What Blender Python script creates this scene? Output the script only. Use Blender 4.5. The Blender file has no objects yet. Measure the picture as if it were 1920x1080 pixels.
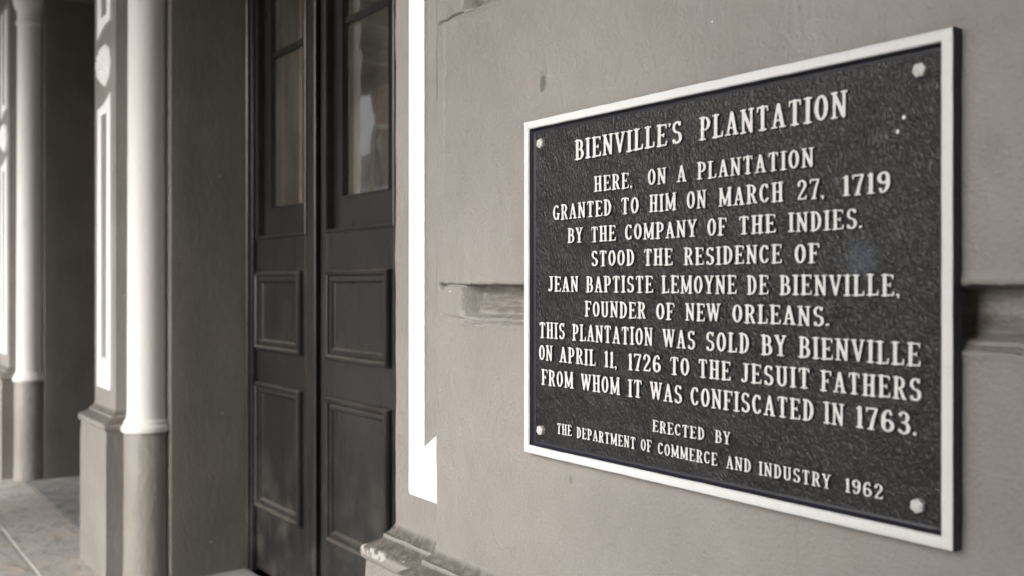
import bpy, bmesh, math, random
import numpy as np
from mathutils import Vector, noise
from mathutils.geometry import tessellate_polygon

# ------------------------------------------------------------------ camera, sky, sun, exposure
SC = bpy.context.scene
COL = SC.collection
EYE = 1.317                      # camera height above the pavement
CAMY = -1.08                     # the wall's face is the plane y = 0
FPX = 1765.0 / 1920.0
TH = math.atan(1330.0 / 1765.0)
cam_d = bpy.data.cameras.new("camera")
cam = bpy.data.objects.new("camera", cam_d)
COL.objects.link(cam)
cam.location = (0.0, CAMY, EYE)
cam.rotation_euler = Vector((-math.cos(TH), math.sin(TH), 0.0)).to_track_quat('-Z', 'Y').to_euler()
cam_d.sensor_width = 36.0
cam_d.lens = 36.0 * FPX
cam_d.shift_y = -8.0 / 1920.0
cam_d.clip_start = 0.02
cam_d.clip_end = 3000.0
cam_d.dof.use_dof = True
cam_d.dof.focus_distance = 1.74
cam_d.dof.aperture_fstop = 3.6
SC.camera = cam

SUN_DIR = Vector((.22, -.92, .54)).normalized()      # towards the light
world = bpy.data.worlds.new("World")
SC.world = world
world.use_nodes = True
wn = world.node_tree.nodes
wl = world.node_tree.links
wn.clear()
w_out = wn.new("ShaderNodeOutputWorld")
w_bg = wn.new("ShaderNodeBackground")
w_sky = wn.new("ShaderNodeTexSky")
w_sky.sky_type = 'NISHITA'
w_sky.sun_disc = False
w_sky.sun_elevation = math.asin(SUN_DIR.z)
w_sky.sun_rotation = math.atan2(SUN_DIR.x, SUN_DIR.y)
w_sky.air_density = 1.0
w_sky.dust_density = 5.0
w_sky.ozone_density = 1.0
w_hs = wn.new("ShaderNodeHueSaturation")                  # overcast: little colour left in the sky
w_hs.inputs['Saturation'].default_value = 0.25
w_bg.inputs['Strength'].default_value = .14
wl.new(w_sky.outputs[0], w_hs.inputs['Color'])
wl.new(w_hs.outputs[0], w_bg.inputs['Color'])
wl.new(w_bg.outputs[0], w_out.inputs['Surface'])

sun_d = bpy.data.lights.new("sun", 'SUN')
sun_d.energy = 1.2
sun_d.angle = math.radians(80)
sun_d.color = (1.0, 0.98, 0.955)
sun = bpy.data.objects.new("sun", sun_d)
COL.objects.link(sun)
sun.rotation_euler = (-SUN_DIR).to_track_quat('-Z', 'Y').to_euler()

SC.view_settings.view_transform = 'Standard'
SC.view_settings.look = 'None'
SC.view_settings.gamma = 1.0
SC.view_settings.exposure = 1.32

# ------------------------------------------------------------------ helpers
def P(x, d, z):
    """x along the wall, d = distance from the camera's wall-parallel plane, z relative to eye height"""
    return (x, d + CAMY, z + EYE)

def tag(o, label=None, cat=None, group=None, kind=None):
    if label: o['label'] = label
    if cat: o['category'] = cat
    if group: o['group'] = group
    if kind: o['kind'] = kind
    return o

def empty(name, loc, label, cat, group=None):
    o = bpy.data.objects.new(name, None)
    COL.objects.link(o)
    o.location = loc
    o.empty_display_size = 0.1
    return tag(o, label, cat, group)

class MB:
    def __init__(self):
        self.v = []; self.f = []; self.m = []
    def add(self, verts, faces, mat=0):
        b = len(self.v)
        self.v += [tuple(p) for p in verts]
        self.f += [tuple(i + b for i in q) for q in faces]
        self.m += [mat] * len(faces)
    def box(self, x0, x1, y0, y1, z0, z1, mat=0):
        self.add([(x0,y0,z0),(x1,y0,z0),(x1,y1,z0),(x0,y1,z0),(x0,y0,z1),(x1,y0,z1),(x1,y1,z1),(x0,y1,z1)],
                 [(0,3,2,1),(4,5,6,7),(0,1,5,4),(1,2,6,5),(2,3,7,6),(3,0,4,7)], mat)
    def strip(self, loops, closed, mats=None, flip=False):
        """loops: list of equal-length point lists; quads between neighbours"""
        n = len(loops[0]); b = len(self.v)
        for l in loops: self.v += [tuple(p) for p in l]
        for i in range(len(loops) - 1):
            for j in range(n if closed else n - 1):
                k = (j + 1) % n
                q = (b+i*n+j, b+i*n+k, b+(i+1)*n+k, b+(i+1)*n+j)
                self.f.append(q[::-1] if flip else q)
                self.m.append(mats[i] if mats else 0)
    def wrap(self, x0, x1, yf, yb, prof, mats=None, capped=False):
        """a moulding profile (offset out, z) mitred round the left, front and right of a pier"""
        loops = [[(x0-o, yb, z), (x0-o, yf-o, z), (x1+o, yf-o, z), (x1+o, yb, z)] for o, z in prof]
        self.strip(loops, False, mats)
        if capped:
            l = loops[-1]; b = len(self.v); self.v += l; self.f.append((b, b+1, b+2, b+3)); self.m.append(0)
    def frame(self, x0, x1, z0, z1, prof, mats=None):
        """a moulding (inset, y) mitred round a rectangle in a wall-parallel plane"""
        loops = [[(x0+i, y, z0+i), (x1-i, y, z0+i), (x1-i, y, z1-i), (x0+i, y, z1-i)] for i, y in prof]
        self.strip(loops, True, mats)
    def lathe(self, cx, cy, prof, n=48, mats=None):
        loops = [[(cx + r*math.cos(2*math.pi*k/n), cy + r*math.sin(2*math.pi*k/n), z) for k in range(n)] for r, z in prof]
        self.strip(loops, True, mats)
    def build(self, name, mats, parent=None, smooth=False, origin=None, angle=35):
        me = bpy.data.meshes.new(name)
        v = self.v
        if origin: v = [(p[0]-origin[0], p[1]-origin[1], p[2]-origin[2]) for p in v]
        me.from_pydata(v, [], self.f)
        if not isinstance(mats, (list, tuple)): mats = [mats]
        for m in mats: me.materials.append(m)
        me.polygons.foreach_set('material_index', self.m)
        bm = bmesh.new(); bm.from_mesh(me)
        bmesh.ops.recalc_face_normals(bm, faces=bm.faces)
        if smooth:
            for f in bm.faces: f.smooth = True
            for e in bm.edges:
                if len(e.link_faces) == 2 and e.calc_face_angle(0) > math.radians(angle): e.smooth = False
        bm.to_mesh(me); bm.free()
        me.update()
        o = bpy.data.objects.new(name, me)
        COL.objects.link(o)
        if parent is not None:
            o.parent = parent
            if origin is None:                     # vertices are in world space
                o.matrix_parent_inverse = parent_inverse(parent)
        elif origin: o.location = origin
        return o

def parent_inverse(p):
    """the inverse of the parent's place, so that a part may be drawn in world coordinates"""
    from mathutils import Matrix
    if p.parent is not None: return Matrix.Identity(4)      # a part drawn in world coordinates stands at the origin
    return Matrix.Translation(p.location).inverted()

def bevel(o, w, seg=2):
    md = o.modifiers.new('bevel', 'BEVEL'); md.width = w; md.segments = seg; md.limit_method = 'ANGLE'; md.angle_limit = math.radians(40)
    md.harden_normals = False
    return o

def copy_tree(o, parent=None, dx=0.0):
    c = o.copy(); COL.objects.link(c)
    if parent is None: c.location.x += dx
    else:
        c.parent = parent
        c.matrix_parent_inverse = o.matrix_parent_inverse.copy()
    for ch in list(o.children): copy_tree(ch, c)
    return c

# smooth random field for real relief on the plaster
_rng = np.random.RandomState(7)
_lat = _rng.rand(256, 256)
def vnoise(x, z, scale, seed=0):
    u = x*scale + 17.3*seed + 60; w = z*scale + 9.1*seed + 60
    i = np.floor(u).astype(int); j = np.floor(w).astype(int)
    a = u-i; b = w-j
    a = a*a*(3-2*a); b = b*b*(3-2*b)
    L = lambda p, q: _lat[p % 256, q % 256]
    return (L(i,j)*(1-a)+L(i+1,j)*a)*(1-b) + (L(i,j+1)*(1-a)+L(i+1,j+1)*a)*b - 0.5
def sstep(a, b, x):
    t = np.clip((x-a)/(b-a), 0, 1)
    return t*t*(3-2*t)

# ------------------------------------------------------------------ materials
class NT:
    def __init__(self, name):
        self.mat = bpy.data.materials.new(name); self.mat.use_nodes = True
        self.n = self.mat.node_tree.nodes; self.l = self.mat.node_tree.links
        self.b = self.n['Principled BSDF']
        tc = self.n.new('ShaderNodeTexCoord'); g = self.n.new('ShaderNodeNewGeometry')
        self.pos = g.outputs['Position']; self.nor = g.outputs['Normal']; self.obj = tc.outputs['Object']
    def link(self, a, b): self.l.new(a, b)
    def sock(self, node, name, val):
        if hasattr(val, 'is_linked') or isinstance(val, bpy.types.NodeSocket): self.l.new(val, node.inputs[name])
        else: node.inputs[name].default_value = val
    def scale(self, vec, s):
        m = self.n.new('ShaderNodeMapping'); m.inputs['Scale'].default_value = s; self.l.new(vec, m.inputs['Vector']); return m.outputs[0]
    def noise(self, vec, sc, detail=4, rough=0.55, dist=0.0):
        t = self.n.new('ShaderNodeTexNoise'); self.l.new(vec, t.inputs['Vector'])
        t.inputs['Scale'].default_value = sc; t.inputs['Detail'].default_value = detail
        t.inputs['Roughness'].default_value = rough; t.inputs['Distortion'].default_value = dist
        return t.outputs['Fac']
    def voro(self, vec, sc, feature='F1', out='Distance', rnd=1.0):
        t = self.n.new('ShaderNodeTexVoronoi'); t.feature = feature; self.l.new(vec, t.inputs['Vector'])
        t.inputs['Scale'].default_value = sc; t.inputs['Randomness'].default_value = rnd
        return t.outputs[out]
    def math(self, op, a, b=0.0, c=0.0, clamp=False):
        t = self.n.new('ShaderNodeMath'); t.operation = op; t.use_clamp = clamp
        for k, v in enumerate((a, b, c)):
            if isinstance(v, bpy.types.NodeSocket): self.l.new(v, t.inputs[k])
            else: t.inputs[k].default_value = v
        return t.outputs[0]
    def ramp(self, fac, a, b, lo=0.0, hi=1.0):
        t = self.n.new('ShaderNodeMapRange'); t.interpolation_type = 'SMOOTHSTEP'
        self.l.new(fac, t.inputs[0]); t.inputs[1].default_value = a; t.inputs[2].default_value = b
        t.inputs[3].default_value = lo; t.inputs[4].default_value = hi
        return t.outputs[0]
    def mix(self, fac, a, b):
        t = self.n.new('ShaderNodeMix'); t.data_type = 'RGBA'
        for k, v in ((0, fac), (6, a), (7, b)):
            if isinstance(v, bpy.types.NodeSocket): self.l.new(v, t.inputs[k])
            else: t.inputs[k].default_value = (v if k == 0 else (*v, 1.0) if len(v) == 3 else v)
        return t.outputs[2]
    def bump(self, h, dist, strength=1.0, prev=None):
        t = self.n.new('ShaderNodeBump'); t.inputs['Distance'].default_value = dist; t.inputs['Strength'].default_value = strength
        self.l.new(h, t.inputs['Height'])
        if prev is not None: self.l.new(prev, t.inputs['Normal'])
        return t.outputs[0]
    def sep(self, v):
        t = self.n.new('ShaderNodeSeparateXYZ'); self.l.new(v, t.inputs[0]); return t.outputs
    def done(self, color, rough, normal=None, spec=0.5, metal=0.0, coat=0.0):
        b = self.b
        if isinstance(color, bpy.types.NodeSocket): self.l.new(color, b.inputs['Base Color'])
        else: b.inputs['Base Color'].default_value = (*color, 1)
        if isinstance(rough, bpy.types.NodeSocket): self.l.new(rough, b.inputs['Roughness'])
        else: b.inputs['Roughness'].default_value = rough
        b.inputs['Specular IOR Level'].default_value = spec
        b.inputs['Metallic'].default_value = metal
        b.inputs['Coat Weight'].default_value = coat
        if normal is not None: self.l.new(normal, b.inputs['Normal'])
        return self.mat

def plaster(name, base, rough=0.42, relief=1.0, specks=True, vert=False, stains=(), chips=None, ledge=False):
    m = NT(name)
    big = m.noise(m.pos, 2.3, 3)
    med = m.noise(m.pos, 14.0, 4)
    col = m.mix(m.ramp(big, .3, .7), tuple(c*0.90 for c in base), tuple(c*1.06 for c in base))
    col = m.mix(m.ramp(med, .45, .8, 0, .35), col, (base[0]*.78, base[1]*.77, base[2]*.74))
    # faint scuffs and rubbed dirt
    sc = m.noise(m.scale(m.pos, (1, 1, .35)), 38.0, 5, .65)
    col = m.mix(m.ramp(sc, .62, .78, 0, .30), col, (base[0]*.55, base[1]*.53, base[2]*.50))
    z = m.sep(m.pos)
    if ledge:
        up = m.sep(m.nor)[2]
        g = m.math('MULTIPLY', m.ramp(up, .15, .65), m.ramp(m.noise(m.pos, 55, 5, .65), .3, .62, .45, 1))
        col = m.mix(m.math('MULTIPLY', g, .85), col, (.062, .055, .047))
    if chips:
        zc, hw, x0, x1 = chips
        band = m.math('SUBTRACT', 1.0, m.ramp(m.math('ABSOLUTE', m.math('SUBTRACT', z[2], zc)), hw*.5, hw))
        inx = m.math('MULTIPLY', m.ramp(z[0], x0-.02, x0), m.math('SUBTRACT', 1.0, m.ramp(z[0], x1, x1+.03)))
        chn = m.ramp(m.noise(m.scale(m.pos, (1, 1, 1.3)), 55, 3), .50, .53)
        col = m.mix(m.math('MULTIPLY', m.math('MULTIPLY', band, inx), chn), col, (.40, .39, .37))
    if stains:                                                # brown dirt streaks along the two grooves, with recess shade painted in
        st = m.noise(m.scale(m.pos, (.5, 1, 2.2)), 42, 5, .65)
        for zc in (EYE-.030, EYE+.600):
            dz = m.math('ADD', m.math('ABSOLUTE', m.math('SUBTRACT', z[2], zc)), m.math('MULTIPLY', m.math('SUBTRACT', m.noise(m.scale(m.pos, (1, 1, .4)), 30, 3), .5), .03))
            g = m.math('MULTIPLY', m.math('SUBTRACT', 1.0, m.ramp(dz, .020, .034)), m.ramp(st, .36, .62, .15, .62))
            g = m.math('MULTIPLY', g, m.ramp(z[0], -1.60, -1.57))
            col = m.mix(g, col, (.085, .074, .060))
    for (sx, sz, sr, dark) in stains:
        dx = m.math('SUBTRACT', z[0], sx); dz = m.math('MULTIPLY', m.math('SUBTRACT', z[2], sz), .62)
        d = m.math('SQRT', m.math('ADD', m.math('MULTIPLY', dx, dx), m.math('MULTIPLY', dz, dz)))
        d = m.math('ADD', d, m.math('MULTIPLY', m.math('SUBTRACT', m.noise(m.pos, 90, 3), .5), sr*.9))
        col = m.mix(m.math('SUBTRACT', dark, m.ramp(d, sr*.5, sr, 0, dark)), col, (.05, .047, .042))
    if specks:
        v = m.voro(m.pos, 24.0, 'F1', 'Distance')
        size = m.ramp(m.noise(m.pos, 21.0, 1), .52, .74, 0, .075)
        sp = m.math('LESS_THAN', v, size)
        col = m.mix(m.math('MULTIPLY', sp, .85), col, (.70, .68, .63))
    # hairline cracks here and there
    wv = m.n.new('ShaderNodeVectorMath'); wv.operation = 'MULTIPLY_ADD'
    wt = m.n.new('ShaderNodeTexNoise'); wt.inputs['Scale'].default_value = 9; wt.inputs['Detail'].default_value = 4; m.link(m.pos, wt.inputs['Vector'])
    m.link(wt.outputs['Color'], wv.inputs[0]); wv.inputs[1].default_value = (.13, .13, .13); m.link(m.pos, wv.inputs[2])
    ck = m.voro(m.scale(wv.outputs[0], (1, 1, .7)), 3.1, 'DISTANCE_TO_EDGE')
    cm = m.math('MULTIPLY', m.math('SUBTRACT', 1.0, m.ramp(ck, .0015, .0045)), m.ramp(m.noise(m.pos, 2.6, 2), .50, .60, 0, .24))
    col = m.mix(cm, col, (base[0]*.35, base[1]*.33, base[2]*.30))
    fine = m.noise(m.scale(m.pos, (1, 1, .55) if vert else (1, 1, 1)), 150, 3, .5)
    trow = m.noise(m.scale(m.pos, (1, 1, .45)), 32, 4, .5, .6)
    n1 = m.bump(trow, .010, (.36 if not vert else .50)*relief)
    n2 = m.bump(fine, .0024, .80, n1)
    r = m.ramp(m.noise(m.pos, 8, 3), .3, .7, rough-.05, rough+.08)
    return m.done(col, r, n2, spec=.3)

WALLC = (.248, .232, .216)
M = {}
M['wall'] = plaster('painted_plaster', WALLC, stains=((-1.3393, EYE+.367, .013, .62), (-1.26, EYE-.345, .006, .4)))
M['strip'] = plaster('painted_plaster_rough', WALLC, vert=True)
M['base'] = plaster('painted_plaster_worn_base', WALLC, ledge=True, chips=(EYE-.628, .013, -2.02, -1.90))
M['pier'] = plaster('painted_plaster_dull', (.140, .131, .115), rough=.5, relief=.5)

def white_paint(name, c, rough=.6, dirt=.25):
    m = NT(name)
    n = m.noise(m.scale(m.pos, (1, 1, .4)), 11, 5, .6)
    col = m.mix(m.ramp(n, .52, .85, 0, dirt), c, (c[0]*.62, c[1]*.58, c[2]*.52))
    nm = m.bump(m.noise(m.scale(m.pos, (1, 1, .5)), 60, 4), .004, .25)
    return m.done(col, rough, nm, spec=.25)
M['white'] = white_paint('white_paint', (.82, .82, .81), dirt=.08)
M['cream'] = white_paint('off_white_paint', (.67, .66, .642), dirt=.35)

def letter_white():
    m = NT('sign_white_paint')
    n = m.noise(m.pos, 90, 4, .6)
    col = m.mix(m.ramp(n, .55, .8, 0, .5), (.63, .63, .63), (.44, .44, .44))
    return m.done(col, .42, m.bump(m.noise(m.pos, 420, 2), .0006, .3))
M['sign_white'] = letter_white()

def sign_black():
    m = NT('sign_black_leathered_paint')
    warp = m.n.new('ShaderNodeTexNoise'); warp.inputs['Scale'].default_value = 26; warp.inputs['Detail'].default_value = 3
    m.link(m.pos, warp.inputs['Vector'])
    sub = m.n.new('ShaderNodeVectorMath'); sub.operation = 'SUBTRACT'; m.link(warp.outputs['Color'], sub.inputs[0]); sub.inputs[1].default_value = (.5, .5, .5)
    mul = m.n.new('ShaderNodeVectorMath'); mul.operation = 'SCALE'; m.link(sub.outputs[0], mul.inputs[0]); mul.inputs['Scale'].default_value = .022
    add = m.n.new('ShaderNodeVectorMath'); add.operation = 'ADD'; m.link(m.pos, add.inputs[0]); m.link(mul.outputs[0], add.inputs[1])
    v = m.scale(add.outputs[0], (1.0, 1.0, .62))
    cell = m.voro(v, 140, 'DISTANCE_TO_EDGE')
    crease = m.ramp(cell, 0.0, .28)
    wr = m.noise(v, 150, 4, .60, 1.8)
    h = m.math('ADD', m.math('MULTIPLY', crease, .28), m.math('MULTIPLY', wr, .9))
    nm = m.bump(h, .0042, .50)
    nm = m.bump(m.noise(m.pos, 600, 2), .0005, .25, nm)
    col = m.mix(m.ramp(m.noise(m.pos, 9, 4), .3, .75), (.009, .009, .0094), (.016, .016, .0164))
    col = m.mix(m.ramp(h, .64, 1.0, 0, .20), col, (.052, .051, .050))          # lighter on the crests of the relief
    dust = m.ramp(m.noise(m.pos, 240, 3, .6), .60, .85, 0, .12)
    col = m.mix(dust, col, (.11, .105, .10))
    z = m.sep(m.pos)
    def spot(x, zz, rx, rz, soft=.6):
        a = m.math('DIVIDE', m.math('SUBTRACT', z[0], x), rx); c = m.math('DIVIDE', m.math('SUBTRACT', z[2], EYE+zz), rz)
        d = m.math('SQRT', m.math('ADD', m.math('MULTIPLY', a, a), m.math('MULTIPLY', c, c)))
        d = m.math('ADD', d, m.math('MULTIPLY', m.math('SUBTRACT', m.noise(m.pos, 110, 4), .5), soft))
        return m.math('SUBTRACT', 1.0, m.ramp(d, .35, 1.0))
    col = m.mix(m.math('MULTIPLY', spot(-.687, .030, .030, .034, 1.6), .28), col, (.10, .125, .16))  # bluish haze of a reflection, painted onto the black field
    for (sx, sz) in ((-.6289, .203), (-.6368, .1865)): col = m.mix(spot(sx, sz, .0032, .0038, .5), col, (.72, .72, .72))
    v2 = m.voro(m.pos, 13.0, 'F1', 'Distance')
    sp = m.math('LESS_THAN', v2, m.ramp(m.noise(m.pos, 7.0, 1), .60, .85, 0, .028))
    col = m.mix(sp, col, (.6, .6, .6))
    r = m.ramp(m.noise(m.pos, 30, 3), .3, .7, .25, .36)
    return m.done(col, r, nm, spec=.36)
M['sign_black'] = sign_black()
def sign_edge():
    m = NT('sign_black_edge_paint')
    return m.done((.016, .017, .026), .38, m.bump(m.noise(m.pos, 160, 3), .0012, .35))
M['sign_edge'] = sign_edge()
def bolt_mat():
    m = NT('painted_bolt')
    col = m.mix(m.ramp(m.noise(m.pos, 300, 3), .4, .8), (.52, .52, .51), (.36, .36, .36))
    return m.done(col, .42, m.bump(m.noise(m.pos, 500, 2), .0006, .4))
M['bolt'] = bolt_mat()

def door_paint():
    m = NT('dark_grey_gloss_door_paint')
    g = m.noise(m.scale(m.pos, (1, 1, .06)), 70, 4, .6)
    col = m.mix(m.ramp(g, .35, .75), (.013, .0127, .0127), (.020, .0197, .0197))
    d = m.noise(m.pos, 6, 5, .65)
    z = m.sep(m.pos)[2]
    low = m.ramp(z, .15, .75, .32, .08)
    up = m.ramp(m.sep(m.nor)[2], .2, .8, 0, .55)              # dust lying on the ledges
    dust = m.math('MAXIMUM', m.math('MULTIPLY', m.ramp(d, .45, .8), low), m.math('MULTIPLY', up, m.ramp(d, .25, .6, .4, 1)))
    col = m.mix(dust, col, (.15, .135, .12))
    sp = m.math('LESS_THAN', m.voro(m.pos, 16, 'F1'), m.ramp(m.noise(m.pos, 9, 1), .6, .85, 0, .05))
    col = m.mix(sp, col, (.45, .42, .38))
    return m.done(col, m.ramp(g, .3, .7, .27, .34), m.bump(g, .0025, .25))
M['door'] = door_paint()

def glass():
    m = NT('window_glass')
    m.n.remove(m.b)
    fr = m.n.new('ShaderNodeFresnel'); fr.inputs['IOR'].default_value = 1.52
    f = m.math('MULTIPLY', fr.outputs[0], 2.1, clamp=True)
    f = m.math('ADD', f, m.ramp(m.noise(m.pos, 5, 4), .4, .8, 0, .02), clamp=True)
    tr = m.n.new('ShaderNodeBsdfTransparent'); tr.inputs[0].default_value = (.86, .85, .80, 1)
    gl = m.n.new('ShaderNodeBsdfGlossy'); gl.inputs['Roughness'].default_value = .015
    w = m.bump(m.noise(m.pos, 3.5, 2), .004, .35); m.link(w, gl.inputs['Normal'])
    mx = m.n.new('ShaderNodeMixShader'); m.link(f, mx.inputs[0]); m.link(tr.outputs[0], mx.inputs[1]); m.link(gl.outputs[0], mx.inputs[2])
    df = m.n.new('ShaderNodeBsdfDiffuse'); df.inputs[0].default_value = (.50, .46, .39, 1)      # the film of dust on old panes
    film = m.ramp(m.noise(m.scale(m.pos, (1, 1, .4)), 7, 4), .3, .7, .05, .12)
    mx2 = m.n.new('ShaderNodeMixShader'); m.link(film, mx2.inputs[0]); m.link(mx.outputs[0], mx2.inputs[1]); m.link(df.outputs[0], mx2.inputs[2]); mx = mx2
    m.link(mx.outputs[0], m.n['Material Output'].inputs['Surface'])
    return m.mat
M['glass'] = glass()
def simple(name, c, rough=.7, sc=12, var=.25, bump=.0):
    m = NT(name)
    n = m.noise(m.pos, sc, 5, .6)
    col = m.mix(m.ramp(n, .3, .7), tuple(k*(1-var) for k in c), tuple(k*(1+var*.5) for k in c))
    return m.done(col, rough, m.bump(n, bump, .5) if bump else None)
M['curtain'] = simple('brown_curtain_cloth', (.24, .185, .115), .9, 6)
M['room'] = simple('room_wall_paint', (.16, .13, .10), .8)
M['timber'] = simple('grey_painted_timber', (.24, .235, .225), .6, 8)
M['pale_timber'] = simple('pale_painted_timber', (.50, .49, .46), .6, 8)
M['asphalt'] = simple('worn_pale_asphalt', (.16, .157, .15), .85, 40, .3, .004)
M['kerbstone'] = simple('granite_kerb', (.30, .29, .27), .7, 60, .3, .003)
M['earth'] = simple('dusty_ground', (.16, .15, .13), .9, 3)
M['far_white'] = simple('white_stucco', (.80, .80, .78), .7, 2, .1)
M['far_grey'] = simple('grey_stucco', (.34, .33, .31), .7, 2, .15)
M['far_glass'] = simple('dark_window_glass', (.03, .035, .04), .08, 2)
M['slate'] = simple('blue_grey_slate_floor', (.23, .228, .222), .6, 9, .35, .002)

def flagstones():
    m = NT('flagstone_paving')
    p = m.sep(m.pos)
    tint = m.noise(m.pos, 1.7, 3)
    warm = m.noise(m.scale(m.pos, (1, 1, 1)), 4.2, 4)
    col = m.mix(m.ramp(tint, .35, .65), (.33, .315, .298), (.44, .42, .40))
    col = m.mix(m.ramp(warm, .5, .68, 0, .7), col, (.45, .39, .31))
    veins = m.noise(m.scale(m.pos, (.8, 1.2, 1)), 11, 5, .65, 1.2)
    col = m.mix(m.ramp(veins, .50, .68, 0, .8), col, (.20, .185, .17))
    col = m.mix(m.ramp(m.noise(m.pos, 60, 3), .68, .74, 0, .5), col, (.58, .56, .52))
    nm = m.bump(veins, .012, .5); nm = m.bump(m.noise(m.pos, 90, 3), .003, .4, nm)
    return m.done(col, .62, nm)
M['flag'] = flagstones()
M['mortar'] = simple('pale_mortar', (.46, .44, .41), .85, 60, .2, .002)
def brick():
    m = NT('red_brick')
    t = m.n.new('ShaderNodeTexBrick'); m.link(m.scale(m.pos, (1, 1, 1)), t.inputs['Vector'])
    # the street front is a vertical plane: use x and z
    c = m.n.new('ShaderNodeCombineXYZ'); s = m.sep(m.pos); m.link(s[0], c.inputs[0]); m.link(s[2], c.inputs[1]); m.link(c.outputs[0], t.inputs['Vector'])
    t.inputs['Scale'].default_value = 1.0; t.inputs['Brick Width'].default_value = .45; t.inputs['Row Height'].default_value = .16
    t.inputs['Mortar Size'].default_value = .02
    t.inputs['Color1'].default_value = (.30, .11, .07, 1); t.inputs['Color2'].default_value = (.22, .085, .055, 1); t.inputs['Mortar'].default_value = (.42, .38, .34, 1)
    return m.done(t.outputs[0], .8)
M['brick'] = brick()
# ------------------------------------------------------------------ the ground
def sheet(name, x0, x1, y0, y1, z, mat):
    b = MB(); b.add([(x0,y0,z),(x1,y0,z),(x1,y1,z),(x0,y1,z)], [(0,1,2,3)])
    return tag(b.build(name, mat), kind='structure')
sheet('ground', -900, 900, -900, 900, -0.16, M['earth'])
sheet('road', -300, 300, -9.6, -3.02, -0.14, M['asphalt'])
kb = MB(); kb.box(-120, 60, -3.02, -2.84, -0.15, 0.0)
tag(kb.build('kerb', M['kerbstone']), kind='structure')
kb = MB(); kb.box(-120, 60, -12.0, -9.6, -0.15, 0.0)
tag(kb.build('far_pavement', M['kerbstone']), kind='structure')

# the pavement: split flagstones on a mortar bed, joints parallel to the arcade
pv = MB(); pv.box(-120, 60, -2.84, 0.108, -0.15, -0.006)
pave = tag(pv.build('pavement', M['mortar']), kind='structure')
random.seed(4)
fl = MB()
rows = [(-2.83, -1.95), (-1.94, -1.36), (-1.35, -0.80), (-0.79, -0.237), (-0.224, 0.104)]
for ri, (y0, y1) in enumerate(rows):
    x = -16.0 - random.random()
    while x < 3.0:
        w = random.uniform(.75, 1.35)
        j = .006
        q = [(x+j, y0+random.uniform(0,.006)), (x+w-j, y0+random.uniform(0,.006)), (x+w-j, y1-random.uniform(0,.006)), (x+j, y1-random.uniform(0,.006))]
        t = random.uniform(-.0015, .0015)
        fl.add([(a, b, -.006) for a, b in q] + [(a+(.004 if k in (0,3) else -.004), b+(.004 if k < 2 else -.004), t) for k, (a, b) in enumerate(q)],
               [(4,5,6,7),(0,1,5,4),(1,2,6,5),(2,3,7,6),(3,0,4,7)])
        x += w
fo = fl.build('flagstones', M['flag']); tag(fo, kind='structure')
sl = MB(); sl.box(-7.0, -1.7, 0.112, 0.56, -0.10, 0.001)
tag(sl.build('doorway_floor', M['slate']), kind='structure')

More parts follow.
